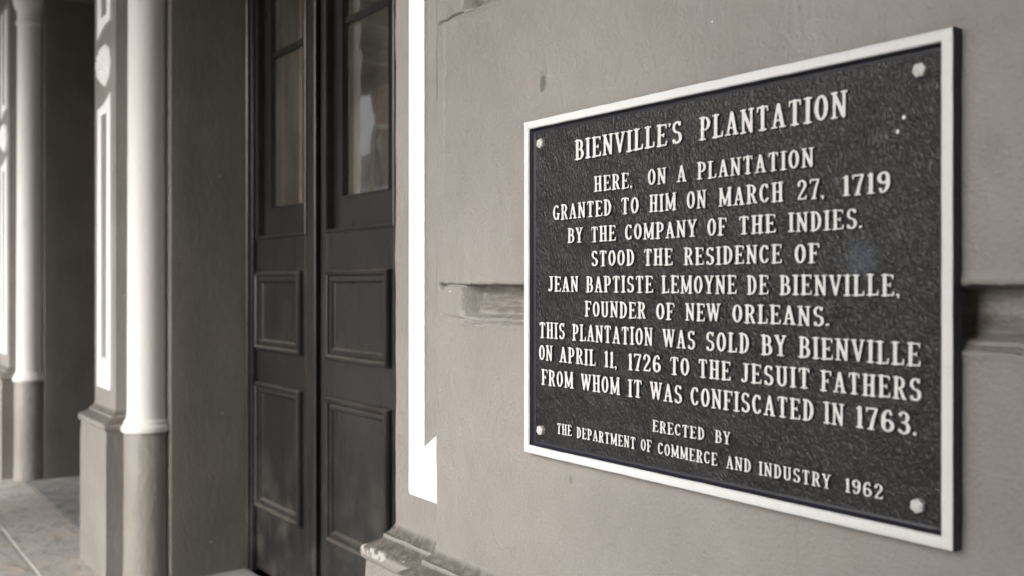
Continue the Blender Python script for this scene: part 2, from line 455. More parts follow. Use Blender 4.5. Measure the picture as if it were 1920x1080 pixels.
# ------------------------------------------------------------------ the near wall with its grooves
WX0 = -1.706
TOPS = (-.001, .629)                                       # upper arrises of the two grooves
def edge_wander(x, k, which):
    return vnoise(x, x*0+3.3*k, 30, 4+which)*.0042 + vnoise(x, x*0+1.7*k, 110, 5+which)*.0024 + vnoise(x, x*0+5.1*k, 260, 6+which)*.0010
def wall_z(x, z):
    """rows of the face bend along the uneven arrises of the grooves"""
    out = z.copy()
    for k, top in enumerate(TOPS):
        for which, e in ((0, top), (3, top-.0755)):
            w = 1 - sstep(.012, .030, np.abs(z-e))
            out = out + edge_wander(x, k+1, which)*w
    return out
def wall_y(x, z):
    """relief of the wall face (y grows into the wall); z relative to the eye"""
    y = vnoise(x, z, 9, 1)*.0035 + vnoise(x, z*.8, 24, 2)*.0010 + vnoise(x, z*.8, 60, 3)*.0004
    for k, top in enumerate(TOPS):
        bot = top - .0755
        g = .040*sstep(top+.001, top-.0045, z) * (1 - .70*sstep(bot+.017, bot+.007, z)) * sstep(bot-.002, bot+.0035, z)
        g = g - .0025*np.exp(-((z-bot-.040)/.012)**2)*(z < top) - vnoise(x, z*6, 16, 9)*.0010*(z < top-.006)*(z > bot+.006)
        ex = -1.613 + vnoise(x*0, z, 45, 9)*.012                # its end, long since filled with plaster
        g = g * sstep(ex, ex+.042, x)
        g = g + .0050*np.exp(-((z-bot+.0015)/.0018)**2)*sstep(ex-.01, ex+.03, x)*np.clip(.75+vnoise(x, x*0+7.7*k, 22, 3)*1.6, .1, 1.2)   # the open joint under the ledge
        left = (x < -1.60) & (x > WX0+.004)
        crack = np.exp(-((z-top+.002)/.0026)**2)*.0060*left*sstep(-1.700, -1.685, x)
        crack2 = np.exp(-((z-(bot+.004)-.10*np.clip(-1.63-x, -.03, .06))/.0030)**2)*.0034*left*sstep(-1.700, -1.66, x)
        notch = .016*np.exp(-(((x+1.683)/.008)**2 + ((z-top+.005)/.0055)**2))
        crack3 = np.exp(-((z-bot-.001)/.0026)**2)*.0065*left*sstep(-1.700, -1.690, x)
        y = y + g + (crack + crack2 + notch if k == 0 else crack3)
        # paint rolled over the arris
        y = y - .0024*np.exp(-((z-top-.006)/.006)**2)*sstep(ex-.01, ex+.03, x) - .0018*np.exp(-((z-bot+.006)/.006)**2)*sstep(ex-.03, ex+.03, x)
    y = y + .0035*np.exp(-(((x+1.3393)/.009)**2 + ((z-.367)/.014)**2)) + .0014*np.exp(-((x+1.668)/.004)**2)*(z > .08)
    y = y - .0022*np.exp(-(((x+1.325)/.012)**2 + ((z-.375)/.02)**2))
    for (bx, bz, br, bh) in ((-1.52, .25, .016, .0016), (-1.60, .12, .012, .0014), (-1.47, .44, .02, .0012), (-1.58, .33, .010, .0014), (-1.44, -.36, .012, .0012), (-.52, .17, .012, .0012), (-1.10, -.40, .015, .0010)):
        y = y - bh*np.exp(-(((x-bx)/br)**2 + ((z-bz)/(br*1.5))**2))       # blisters under the paint
    y = y + .004*sstep(WX0+.006, WX0, x)                   # worn arris
    return y
xs = np.concatenate([np.linspace(WX0, -1.55, 66), np.arange(-1.5468, -.30, .0036), np.linspace(-.28, .25, 60), np.linspace(.4, 4.0, 12)])
zs = np.concatenate([np.linspace(-1.30, -.66, 8), np.arange(-.63, .78, .0036), np.linspace(.82, 2.15, 14)]
                    + [np.arange(e-.009, e+.009, .0009) for t_ in TOPS for e in (t_, t_-.0755)])
zs = np.unique(np.round(zs, 5))
XX, ZZ = np.meshgrid(xs, zs)
YY = wall_y(XX, ZZ)
ZZ = wall_z(XX, ZZ)
nx, nz = len(xs), len(zs)
V = np.stack([XX.ravel(), YY.ravel(), ZZ.ravel()+EYE], 1)
idx = np.arange(nx*nz).reshape(nz, nx)
F = np.stack([idx[:-1,:-1].ravel(), idx[:-1,1:].ravel(), idx[1:,1:].ravel(), idx[1:,:-1].ravel()], 1)
wall_root = empty('facade_wall', (0, 0.25, 0), 'taupe painted plaster wall with a horizontal groove, carrying the black plaque', 'wall')
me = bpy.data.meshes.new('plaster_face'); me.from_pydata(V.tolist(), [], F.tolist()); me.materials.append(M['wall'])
me.polygons.foreach_set('use_smooth', [True]*len(me.polygons)); me.update()
wf = bpy.data.objects.new('plaster_face', me); COL.objects.link(wf); wf.parent = wall_root; wf.matrix_parent_inverse = parent_inverse(wall_root)
b = MB()                                                   # the return and the body behind the face
b.add([(WX0, .004, .02), (WX0, .60, .02), (WX0, .60, 3.76), (WX0, .004, 3.76)], [(0,1,2,3)])
b.add([(4.0, 0, 0), (4.0, .6, 0), (4.0, .6, 3.76), (4.0, 0, 3.76)], [(0,1,2,3)])
b.build('wall_return', M['pier'], wall_root)

def base_profile(deep=True):
    h = [(0, .5600), (.0005, .5665), (.004, .5735), (.0105, .5830), (.0180, .5895), (.0205, .5905), (.0215, .5990), (.0245, .6020),
         (.0380, .6095), (.0530, .6170), (.0585, .6205), (.0612, .6265), (.0618, .6360), (.0605, .6450), (.0570, .6510), (.0520, .6540),
         (.0515, .6600), (.0540, .72), (.0545, 1.0), (.0550, EYE)]
    return [(o, EYE-z) for o, z in h]
def relief_wrap(mb, x0, x1, yf, yb, prof, amp, seed):
    """the base moulding with a hand-worked, slightly uneven surface"""
    n = max(2, int((x1-x0)/.012))
    loops = []
    for k, (o, z) in enumerate(prof):
        l = [(x0-o, yb, z), (x0-o, (yf+yb)/2, z)]
        for i in range(n+1):
            t = i/n
            x = (x0-o)*(1-t)+(x1+o)*t
            a = amp if 0 < k < len(prof)-1 else 0
            d = noise.noise(Vector((x*18+seed, z*30, seed)))*a + noise.noise(Vector((x*70+seed, z*90, seed)))*a*.45
            l.append((x, yf-o+d, z + d*.7))
        l += [(x1+o, (yf+yb)/2, z), (x1+o, yb, z)]
        loops.append(l)
    mb.strip(loops, False)
b = MB(); relief_wrap(b, WX0, 4.0, 0.0, .30, base_profile(), .0015, 3.0)
b.build('base_moulding', M['base'], wall_root, smooth=True, angle=50)

# ------------------------------------------------------------------ pilasters
PF = 1.12 + CAMY                                           # face of the pilasters
def poly_prism(mb, pts, y0, y1, mat=0):
    n = len(pts)
    tr = tessellate_polygon([[Vector((p[0], p[1], 0)) for p in pts]])
    mb.add([(p[0], y0, p[1]) for p in pts], tr, mat)
    mb.strip([[(p[0], y0, p[1]) for p in pts], [(p[0], y1, p[1]) for p in pts]], True, [mat])
def scoop(xa, xb, za, zb, n=10):
    """a quarter sweep: low and flat at xa, running up into a tip at xb"""
    return [(xa + (xb-xa)*t, za + (zb-za)*(t**2.2)) for t in [i/n for i in range(n+1)]]
def make_pilaster(x0, label, near):
    x1 = x0 + .375
    root = empty('pilaster', ((x0+x1)/2, PF+.09, 0), label, 'pilaster', 'pilasters of the arcade')
    b = MB()
    n = 60
    loops = []
    for i in range(n+1):
        z = (EYE-.5605)*(1-i/n) + 3.24*i/n
        l = [(x0, .22, z), (x0, PF+.10, z)]
        for k in range(13):
            t = k/12; x = x0*(1-t)+x1*t
            d = (noise.noise(Vector((x*16, z*9, x0)))*.0022 + noise.noise(Vector((x*45, z*22, x0)))*.0010) if near else 0
            l.append((x + (d*.6 if k in (0, 12) else 0), PF+d, z))
        l += [(x1, PF+.10, z), (x1, .22, z)]
        loops.append(l)
    b.strip(loops, False)
    b.build('shaft', M['strip'], root, smooth=True, angle=50)
    b = MB(); relief_wrap(b, x0, x1, PF, .22, base_profile(), .0015 if near else .0006, x0)
    b.build('base_moulding', M['base'], root, smooth=True, angle=50)
    # raised white frame with an open slot; its ends sweep round the rosette
    yb, yf = PF+.004, PF-.0065
    a0, a1, s0, s1 = x0+.071, x1-.071, x0+.138, x1-.138
    zb = EYE-.4835
    b = MB()
    foot = [(a0+.004, zb), (a1, zb), (a1, EYE+.60)]
    # lower frame drawn as two bars, a foot and a head, butted end to end
    poly_prism(b, [(a0+.005, zb+.001), (a1-.005, zb-.001), (a1, zb+.006), (a1, EYE-.430), (s1, EYE-.367), ((s0+s1)/2, EYE-.336), (s0, EYE-.367), (a0, EYE-.430), (a0, zb+.008)], yf, yb)
    poly_prism(b, [(a0, EYE-.430), (s0, EYE-.367), (s0, EYE+.784), (a0, EYE+.784)], yf+.0003, yb)
    poly_prism(b, [(s1, EYE-.367), (a1, EYE-.430), (a1, EYE+.784), (s1, EYE+.784)], yf+.0003, yb)
    head = [(a0, EYE+.784), (a1, EYE+.784)] + scoop(a0, a1, EYE+.822, EYE+.872)[::-1]
    poly_prism(b, head, yf, yb)
    o = b.build('white_frame', M['white'], root); bevel(o, .0022)
    b = MB()
    top = 3.20
    foot2 = [(a0, EYE+1.24)] + [(a0+(a1-a0)*t, EYE+1.150+(1.200-1.150)*(1-(1-t)**2.2)) for t in [i/10 for i in range(11)]] + [(a1, EYE+1.24)]
    poly_prism(b, foot2, yf, yb)
    poly_prism(b, [(a0, EYE+1.24), (s0, EYE+1.24), (s0, top), (a0, top)], yf+.0003, yb)
    poly_prism(b, [(s1, EYE+1.24), (a1, EYE+1.24), (a1, top), (s1, top)], yf+.0003, yb)
    o = b.build('white_frame', M['white'], root); bevel(o, .0022)
    # carved rosette
    b = MB()
    cx, cz = (x0+x1)/2, EYE+1.012
    nr, na = 16, 72
    loops = []
    for i in range(nr+1):
        r = i/nr
        l = []
        for k in range(na):
            a = 2*math.pi*k/na
            pet = abs(math.cos(4*a)); pet2 = abs(math.sin(4*a))
            R = .098*(.90+.10*pet)
            hgt = .036*(1-r**3)*(.30+.70*(pet if r > .5 else pet2)) if r > .22 else .030*(1.0-.45*(r/.22)**2) 
            if r > .45 and r < .56: hgt *= .72
            l.append((cx + R*r*math.cos(a), PF-.001-hgt, cz + R*r*math.sin(a)))
        loops.append(l)
    loops.append([(p[0], PF+.004, p[2]) for p in loops[-1]])
    b.strip(loops, True)
    b.build('rosette', M['white'], root, smooth=True, angle=60)
    return root
make_pilaster(-4.811, 'dark grey pilaster with white slotted frame and rosette, between the two off-white columns', False)
make_pilaster(-7.537, 'pilaster with blurred white frame at the far left edge of the picture', False)
make_pilaster(-1.9432, 'taupe strip with bright white line beside the black door, left of the plaque', True)

# ------------------------------------------------------------------ piers, columns, beam
def make_pier(x0, x1, label):
    root = empty('pier', ((x0+x1)/2, .5, 0), label, 'pier', 'piers of the arcade')
    b = MB()
    n = 40
    loops = []
    for i in range(n+1):
        z = 3.24*i/n
        def d(x, y): return noise.noise(Vector((x*5+y*7, z*5, 3.1)))*.004 + noise.noise(Vector((x*20+y*23, z*14, 1.1)))*.0012
        ys = [.22 + (.72-.22)*k/12 for k in range(13)]
        l = [(x0, .72, z), (x0, .22, z)] + [(x1-.012, .22, z)]
        l += [(x1+d(x1, y)-(.004 if k == 0 else 0), y, z) for k, y in enumerate(ys)]
        loops.append(l)
    b.strip(loops, False)
    b.build('plaster_face', M['pier'], root, smooth=True, angle=40)
    return root
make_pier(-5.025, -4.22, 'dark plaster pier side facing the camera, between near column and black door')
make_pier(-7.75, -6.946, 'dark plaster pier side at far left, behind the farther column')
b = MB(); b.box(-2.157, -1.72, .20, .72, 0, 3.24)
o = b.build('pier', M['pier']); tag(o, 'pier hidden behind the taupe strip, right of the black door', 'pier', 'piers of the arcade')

def make_column(cx, label):
    cy = 1.233 + CAMY
    root = empty('engaged_column', (cx, cy, 0), label, 'column', 'engaged columns of the arcade')
    h = lambda k: EYE-k
    b = MB(); b.lathe(cx, cy, [(0, .0), (.104, .0), (.100, .10), (.0985, .3), (.0985, h(.660)), (.0965, h(.657)), (.05, h(.657))], 64)
    b.build('pedestal', M['strip'], root, smooth=True)
    b = MB()
    b.lathe(cx, cy, [(.06, h(.6565)), (.107, h(.6565)), (.1095, h(.648)), (.109, h(.636)), (.105, h(.628)), (.100, h(.624)), (.0985, h(.612)),
                     (.0955, h(.606)), (.0895, h(.600)), (.087, h(.585)), (.0855, h(.56)), (.085, h(.5)), (.083, h(-.5)), (.080, h(-1.70)), (.0795, h(-1.74)),
                     (.088, h(-1.745)), (.089, h(-1.765)), (.080, h(-1.772)), (.081, h(-1.83)), (.098, h(-1.86)), (.104, h(-1.885)), (.104, h(-1.923)), (.02, h(-1.923))], 64)
    b.build('shaft', M['cream'], root, smooth=True)
    return root
make_column(-4.350, 'off-white column with grey pedestal next to the dark pier side and black door')
make_column(-7.061, 'out-of-focus off-white column farther away, near the left edge of the photo')

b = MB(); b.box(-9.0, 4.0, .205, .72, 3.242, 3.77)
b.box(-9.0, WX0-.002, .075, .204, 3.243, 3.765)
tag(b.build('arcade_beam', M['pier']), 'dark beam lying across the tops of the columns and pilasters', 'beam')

# ------------------------------------------------------------------ doors
DY = 1.67 + CAMY
def panel_mould(mb, x0, x1, z0, z1, y):
    """a raised, stepped moulding round a sunk panel"""
    prof = [(0, y+.004), (0, y-.010), (.004, y-.016), (.014, y-.018), (.020, y-.014), (.022, y-.008), (.032, y-.011), (.042, y-.010), (.048, y-.001),
            (.060, y+.006), (.070, y+.012), (.074, y+.013)]
    prof = [(i, y+(q-y)*1.4) for i, q in prof]
    mb.frame(x0, x1, z0, z1, prof)
    i = .074; q = y+.013*1.4
    mb.add([(x0+i, q, z0+i), (x1-i, q, z0+i), (x1-i, q, z1-i), (x0+i, q, z1-i)], [(0,1,2,3)])
def make_door(shift, label):
    zb, zt = .012, 3.235
    root = empty('panelled_door', (-3.19+shift, DY+.03, 0), label, 'door', 'panelled doors of the arcade')
    # frame: a jamb each side, and a head, with a rounded outer bead
    for (xa, xb, sg) in ((-4.224, -4.163, 1), (-2.225, -2.150, -1)):
        b = MB(); b.box(xa+shift, xb+shift, DY-.024, DY+.07, 0.0, zt)
        xx = (xa+.018 if sg > 0 else xb-.018)+shift
        b.lathe(xx, DY-.026, [(.0, .001), (.015, .001), (.015, zt-.001), (.0, zt-.001)], 20)
        o = b.build('door_jamb', M['door'], root, smooth=True); bevel(o, .003)
    for li, (xa, xb, ra, rb) in enumerate(((-4.222, -3.530, -4.153, -3.642), (-3.497, -2.859, -3.443, -2.910), (-2.852, -2.226, -2.80, -2.28))):
        xa += shift; xb += shift; ra += shift; rb += shift
        yb = DY+.062
        b = MB()
        z1, z2 = EYE+.213, zt-.14
        b.box(xa, ra, DY, yb, zb, zt)                 # stiles
        b.box(rb, xb, DY, yb, zb, zt)
        b.box(ra, rb, DY, yb, zb, z1)                 # solid lower half
        b.box(ra, rb, DY, yb, z2, zt)
        lf = b.build('door_leaf', M['door'], root); bevel(lf, .003)
        if li < 2:
            b = MB(); b.lathe(xb-.006, DY-.004, [(0, zb+.002), (.009, zb+.002), (.009, zt-.004), (0, zt-.004)], 16)
            b.build('astragal', M['door'], lf, smooth=True)
        # sash set back in the opening
        b = MB()
        sy, gy = DY+.030, DY+.050
        gx0, gx1, gz0, gz1 = ra+.088, rb-.088, EYE+.349, z2-.09
        b.frame(ra+.002, rb-.002, z1+.002, z2-.002, [(.0, sy+.028), (.0, sy), (.004, sy-.001), (.010, sy-.001)])
        for q in (((ra+.012), gx0-.008, z1+.012, z2-.012), (gx1+.008, rb-.012, z1+.012, z2-.012)):
            b.box(q[0], q[1], sy, sy+.03, q[2], q[3])
        b.box(gx0-.008, gx1+.008, sy, sy+.03, z1+.012, gz0-.008)
        b.box(gx0-.008, gx1+.008, sy, sy+.03, gz1+.008, z2-.012)
        b.frame(gx0-.009, gx1+.009, gz0-.009, gz1+.009, [(0, sy+.0005), (.001, sy-.005), (.005, sy-.005), (.009, gy-.004), (.010, gy-.001)])
        for mz in (EYE+1.035, EYE+1.73):
            b.box(gx0, gx1, sy+.004, gy-.001, mz-.012, mz+.012)
        b.build('window_sash', M['door'], lf)
        b = MB(); b.add([(gx0-.004, gy, gz0-.004), (gx1+.004, gy, gz0-.004), (gx1+.004, gy, gz1+.004), (gx0-.004, gy, gz1+.004)], [(0,1,2,3)])
        b.build('window_pane', M['glass'], lf)
        # a bead round the glazed opening
        b = MB(); b.frame(ra-.010, rb+.010, z1-.010, z2+.010, [(0, DY-.0005), (0, DY-.006), (.003, DY-.008), (.010, DY-.006), (.0125, DY+.002), (.013, DY+.03)])
        b.build('opening_bead', M['door'], lf)
        px0, px1 = ((-4.146, -3.668), (-3.420, -2.924), (-2.78, -2.30))[li]
        px0 += shift; px1 += shift
        for (q0, q1) in ((EYE-.300, EYE+.052), (EYE-1.020, EYE-.448)):
            b = MB(); panel_mould(b, px0, px1, q0, q1, DY)
            b.build('panel_moulding', M['door'], lf, smooth=True, angle=25)
    return root
door = make_door(0.0, 'black panelled door with tall glazed upper lights, between the dark pier and taupe strip')
dcopy = copy_tree(door, None, -2.726)
dcopy['label'] = 'panelled door of the farther opening, behind the white-framed pilaster'

# the room behind the glass
b = MB(); b.box(-9.0, 4.0, 3.2, 3.3, 0, 3.5); tag(b.build('room_wall', M['room']), kind='structure')
b = MB(); b.box(-9.1, -9.0, .72, 3.3, 0, 3.5); b.box(4.0, 4.1, .72, 3.3, 0, 3.5); b.box(-9.0, -7.76, .6, .72, 0, 3.5); b.box(-1.72, 4.0, .62, .72, 0, 3.5); tag(b.build('room_side_wall', M['room']), kind='structure')
b = MB(); b.box(-9.0, 4.0, .74, 3.2, -.05, -.002); tag(b.build('room_floor', M['room']), kind='structure')
b = MB(); b.box(-9.0, 4.0, .74, 3.2, 3.48, 3.55); tag(b.build('room_ceiling', M['room']), kind='structure')
def curtain(x0, x1, label, seed):
    b = MB(); n = 90
    pts = [(x0+(x1-x0)*k/n, DY+.19+.018*math.sin(k*.62+seed)+.008*math.sin(k*1.7+seed)) for k in range(n+1)]
    b.strip([[(x, y, z) for x, y in pts] for z in (.05, 3.1)], False)
    o = b.build('curtain', M['curtain'], None, smooth=True, angle=80)
    md = o.modifiers.new('cloth_thickness', 'SOLIDIFY'); md.thickness = .003
    tag(o, label, 'curtain', 'curtains behind the door glass')
curtain(-4.62, -3.56, 'brown curtain seen through the left glazed light of the black door', .4)
# ------------------------------------------------------------------ the plaque
PX0, PX1, PZ0, PZ1 = -1.3724, -.5612, EYE-.3103, EYE+.2977
FY = -.020                                                  # its front; the wall is y = 0
plaque = empty('plaque', ((PX0+PX1)/2, 0, (PZ0+PZ1)/2), 'black cast metal plaque with white raised lettering and white border, bolted to the wall', 'plaque')
FLD = FY+.0115
b = MB()
prof = [(.004, .006), (.0, .002), (.0, FY+.0030), (.0009, FY+.0013), (.0026, FY+.0004), (.0080, FY), (.0135, FY+.0004), (.0146, FY+.0014), (.0152, FY+.0032),
        (.0172, FY+.0088), (.0188, FY+.0108), (.0225, FLD)]
# finely divided so that the cast edge can wander a little
def long_frame(mb, x0, x1, z0, z1, prof, mats, step=.010):
    nxs = int((x1-x0)/step); nzs = int((z1-z0)/step)
    ring = []
    for k in range(nxs): ring.append((k/nxs, 0))
    for k in range(nzs): ring.append((1, k/nzs))
    for k in range(nxs): ring.append((1-k/nxs, 1))
    for k in range(nzs): ring.append((0, 1-k/nzs))
    loops = []
    for r, (i, y) in enumerate(prof):
        l = []
        for (s, t) in ring:
            x = (x0+i)*(1-s)+(x1-i)*s; z = (z0+i)*(1-t)+(z1-i)*t
            a = .0005 if 1 < r < 9 else .0007
            dx = noise.noise(Vector((x*30, z*30, 2.0)))*a; dz = noise.noise(Vector((x*30, z*30, 8.0)))*a
            if r == len(prof)-1: dx = dz = 0
            l.append((x+dx, y, z+dz))
        loops.append(l)
    mb.strip(loops, True, mats)
long_frame(b, PX0, PX1, PZ0, PZ1, prof, [1,1,1,0,0,0,0,0,1,1,1])
b.build('border', [M['sign_white'], M['sign_edge']], plaque, smooth=True, angle=30)
# cast background with its leathery relief
i = .0223
gx = np.linspace(PX0+i, PX1-i, 240); gz = np.linspace(PZ0+i, PZ1-i, 180)
GX, GZ = np.meshgrid(gx, gz)
edge = np.minimum(np.minimum(GX-gx[0], gx[-1]-GX), np.minimum(GZ-gz[0], gz[-1]-GZ))
GY = FLD + (vnoise(GX, GZ*.6, 60, 11)*.0006 + vnoise(GX, GZ*.5, 170, 12)*.0004)*sstep(0, .006, edge) + .0002
V = np.stack([GX.ravel(), GY.ravel(), GZ.ravel()], 1)
idx = np.arange(240*180).reshape(180, 240)
F = np.stack([idx[:-1,:-1].ravel(), idx[:-1,1:].ravel(), idx[1:,1:].ravel(), idx[1:,:-1].ravel()], 1)
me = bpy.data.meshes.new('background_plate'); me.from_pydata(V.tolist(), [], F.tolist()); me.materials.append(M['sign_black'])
me.polygons.foreach_set('use_smooth', [True]*len(me.polygons)); me.update()
o = bpy.data.objects.new('background_plate', me); COL.objects.link(o); o.parent = plaque; o.matrix_parent_inverse = parent_inverse(plaque)

for (bx, bz, rot) in ((-1.3312, .2540, .35), (-.6061, .2557, .1), (-1.3312, -.2656, .2), (-.6088, -.2664, .45)):
    b = MB()
    def hexa(r, y): return [(bx+r*math.cos(rot+k*math.pi/3), y, EYE+bz+r*math.sin(rot+k*math.pi/3)) for k in range(6)]
    R = .0093
    b.strip([hexa(R, FLD+.002), hexa(R, FLD-.0052), hexa(R*.90, FLD-.0070), hexa(R*.55, FLD-.0080), hexa(R*.02, FLD-.0084)], True)
    b.build('bolt_head', M['bolt'], plaque)

# lettering: a condensed roman with small serifs, drawn as strokes and cast as raised letters
def arc(cx, cy, rx, ry, a0, a1, r0, r1=None, n=16):
    """r0 = half thickness where the stroke runs upright, r1 = where it runs level"""
    r1 = r0 if r1 is None else r1
    out = []
    for k in range(n+1):
        a = math.radians(a0+(a1-a0)*k/n)
        w = abs(math.cos(a))
        out.append((cx+rx*math.cos(a), cy+ry*math.sin(a), r1+(r0-r1)*w**1.3))
    return out
T, t_, SR = .062, .040, .031          # thick stem, thin stroke, serif half thickness
def stem(x, y0=0, y1=1, s0=.115, s1=.115, r=T):
    o = [[(x, y0+SR, r), (x, y1-SR, r)]]
    if s0: o.append([(x-s0, y0+SR, SR), (x+s0, y0+SR, SR)])
    if s1: o.append([(x-s1, y1-SR, SR), (x+s1, y1-SR, SR)])
    return o
def ser(x, y, w=.10): return [[(x-w, y, SR), (x+w, y, SR)]]
G = {}
B0 = SR
def defg(ch, w, strokes): G[ch] = (w, strokes)
defg('I', .24, stem(.12))
defg('B', .47, stem(.12, s0=.10, s1=.10) + [[(.12,.955,.042),(.24,.955,.042)] + arc(.24,.735,.115,.22,90,-90,.066,.042) + [(.12,.515,.040)], [(.12,.515,.040),(.25,.515,.040)] + arc(.25,.28,.145,.238,90,-90,.072,.042) + [(.12,.042,.042)]])
defg('E', .45, stem(.12, s0=.10, s1=.10) + [[(.12,.957,.040),(.39,.957,.040)], [(.395,.955,.038),(.405,.80,.024)], [(.12,.51,.038),(.30,.51,.038)], [(.305,.60,.026),(.305,.42,.026)], [(.12,.043,.040),(.405,.043,.040)], [(.405,.045,.040),(.425,.22,.024)]])
defg('F', .43, stem(.12) + [[(.12,.957,.040),(.385,.957,.040)], [(.39,.955,.038),(.405,.77,.024)], [(.12,.50,.038),(.29,.50,.038)], [(.295,.59,.026),(.295,.41,.026)]])
defg('L', .42, stem(.12) + [[(.12,.043,.040),(.375,.043,.040)], [(.375,.045,.040),(.397,.25,.024)]])
defg('N', .50, stem(.10, s0=.085, s1=.085, r=.050) + stem(.40, s0=0, s1=.085, r=.050) + [[(.10,.93,.060),(.39,.07,.070)]])
defg('H', .50, stem(.115, s0=.10, s1=.10) + stem(.385, s0=.10, s1=.10) + [[(.115,.51,.042),(.385,.51,.042)]])
defg('V', .48, [[(.09,.95,.066),(.245,.06,.056)], [(.40,.95,.046),(.25,.06,.050)]] + ser(.09,1-B0,.085) + ser(.395,1-B0,.075))
defg('S', .43, [arc(.215,.735,.128,.225,25,270,.062,.045)[0:] + arc(.215,.27,.142,.235,90,-155,.070,.045), [(.345,.83,.045),(.352,.90,.03),(.356,.97,.022)], [(.082,.17,.05),(.073,.09,.03),(.068,.03,.022)]])
defg('P', .45, stem(.12) + [[(.12,.955,.042),(.235,.955,.042)] + arc(.235,.70,.135,.255,90,-90,.072,.042) + [(.12,.445,.040)]])
defg('A', .50, [[(.235,.95,.046),(.095,.05,.044)], [(.25,.93,.066),(.395,.05,.070)], [(.145,.31,.036),(.345,.31,.036)]] + ser(.095,B0,.085) + ser(.395,B0,.092))
defg('T', .46, stem(.23, s1=0) + [[(.06,.957,.041),(.40,.957,.041)], [(.06,.955,.036),(.045,.78,.024)], [(.40,.955,.036),(.415,.78,.024)]])
defg('O', .46, [arc(.23,.50,.155,.445,0,360,.072,.048,40)])
defg('R', .49, stem(.12, s1=.10) + [[(.12,.955,.042),(.24,.955,.042)] + arc(.24,.725,.125,.23,90,-90,.070,.042) + [(.12,.495,.040)], [(.245,.49,.05),(.31,.34,.066),(.39,.05,.066)]] + ser(.42,B0,.045))
defg('G', .47, [arc(.235,.50,.16,.445,48,330,.072,.048,32), [(.342,.83,.048),(.352,.93,.026)], [(.375,.05,.05),(.375,.40,.066)], [(.29,.425,.034),(.44,.425,.034)]])
defg('D', .47, stem(.12, s0=.10, s1=.10) + [[(.12,.955,.042),(.20,.955,.042)] + arc(.20,.50,.185,.457,90,-90,.072,.044,20) + [(.12,.043,.042)]])
defg('M', .62, stem(.10, s0=.085, s1=.075, r=.050) + stem(.52, s0=.10, s1=.075, r=.070) + [[(.11,.93,.058),(.30,.12,.056)], [(.51,.93,.046),(.305,.12,.046)]])
defg('C', .45, [arc(.235,.50,.16,.445,42,318,.072,.048,32), [(.348,.80,.052),(.358,.93,.028)], [(.348,.20,.05),(.372,.24,.03)]])
defg('Y', .47, [[(.09,.95,.062),(.235,.47,.064)], [(.39,.95,.046),(.245,.47,.050)], [(.24,.48,.070),(.24,.05,.070)]] + ser(.24,B0,.115) + ser(.09,1-B0,.08) + ser(.385,1-B0,.075))
defg('J', .36, [[(.23,.95,.072),(.23,.24,.072)] + arc(.125,.21,.105,.165,0,-125,.062,.045,12), [(.062,.11,.055),(.058,.15,.055)]] + ser(.23,1-B0,.115))
defg('U', .50, [[(.115,.95,.070),(.115,.28,.070)] + arc(.25,.28,.135,.235,180,360,.068,.048,18) + [(.385,.95,.052)]] + ser(.115,1-B0,.10) + ser(.385,1-B0,.085))
defg('W', .70, [[(.08,.95,.062),(.21,.06,.054)], [(.34,.90,.044),(.215,.06,.048)], [(.345,.93,.062),(.475,.06,.054)], [(.61,.95,.044),(.48,.06,.048)]] + ser(.085,1-B0,.075) + ser(.335,1-B0,.06) + ser(.61,1-B0,.075))
defg('1', .24, [[(.135,.93,.074),(.135,.05,.074)], [(.13,.93,.045),(.045,.87,.034)]] + ser(.135,B0,.105))
defg('7', .42, [[(.05,.945,.050),(.37,.945,.050)], [(.055,.945,.036),(.045,.79,.026)], [(.37,.93,.045),(.27,.55,.058),(.185,.05,.072)]] + ser(.19,B0,.09))
defg('2', .44, [arc(.21,.72,.135,.235,165,-20,.068,.047,18) + [(.30,.55,.06),(.12,.20,.050),(.075,.06,.045)], [(.085,.72,.062),(.088,.75,.062)], [(.07,.05,.045),(.36,.05,.05)], [(.365,.05,.045),(.39,.20,.026)]])
defg('6', .45, [arc(.225,.29,.145,.24,0,360,.072,.047,30), [(.305,.90,.04)] + arc(.26,.50,.18,.45,75,195,.072,.047,18), [(.325,.82,.060),(.33,.80,.060)]])
defg('9', .45, [arc(.225,.71,.145,.24,0,360,.072,.047,30), [(.145,.10,.04)] + arc(.19,.50,.18,.45,-105,15,.072,.047,18), [(.125,.18,.060),(.12,.20,.060)]])
defg('3', .43, [arc(.20,.74,.12,.215,150,-90,.064,.045,18), [(.15,.522,.042),(.21,.522,.042)], arc(.20,.28,.145,.235,90,-150,.072,.045,20), [(.095,.82,.058),(.098,.84,.058)], [(.075,.17,.060),(.078,.15,.060)]])
defg('.', .17, [[(.085,.075,.072),(.086,.075,.072)]])
defg(',', .17, [[(.085,.07,.066),(.09,.06,.066)], [(.125,.06,.040),(.095,-.10,.018)]])
defg("'", .14, [[(.07,.93,.058),(.07,.92,.058)], [(.085,.90,.04),(.062,.80,.016)]])

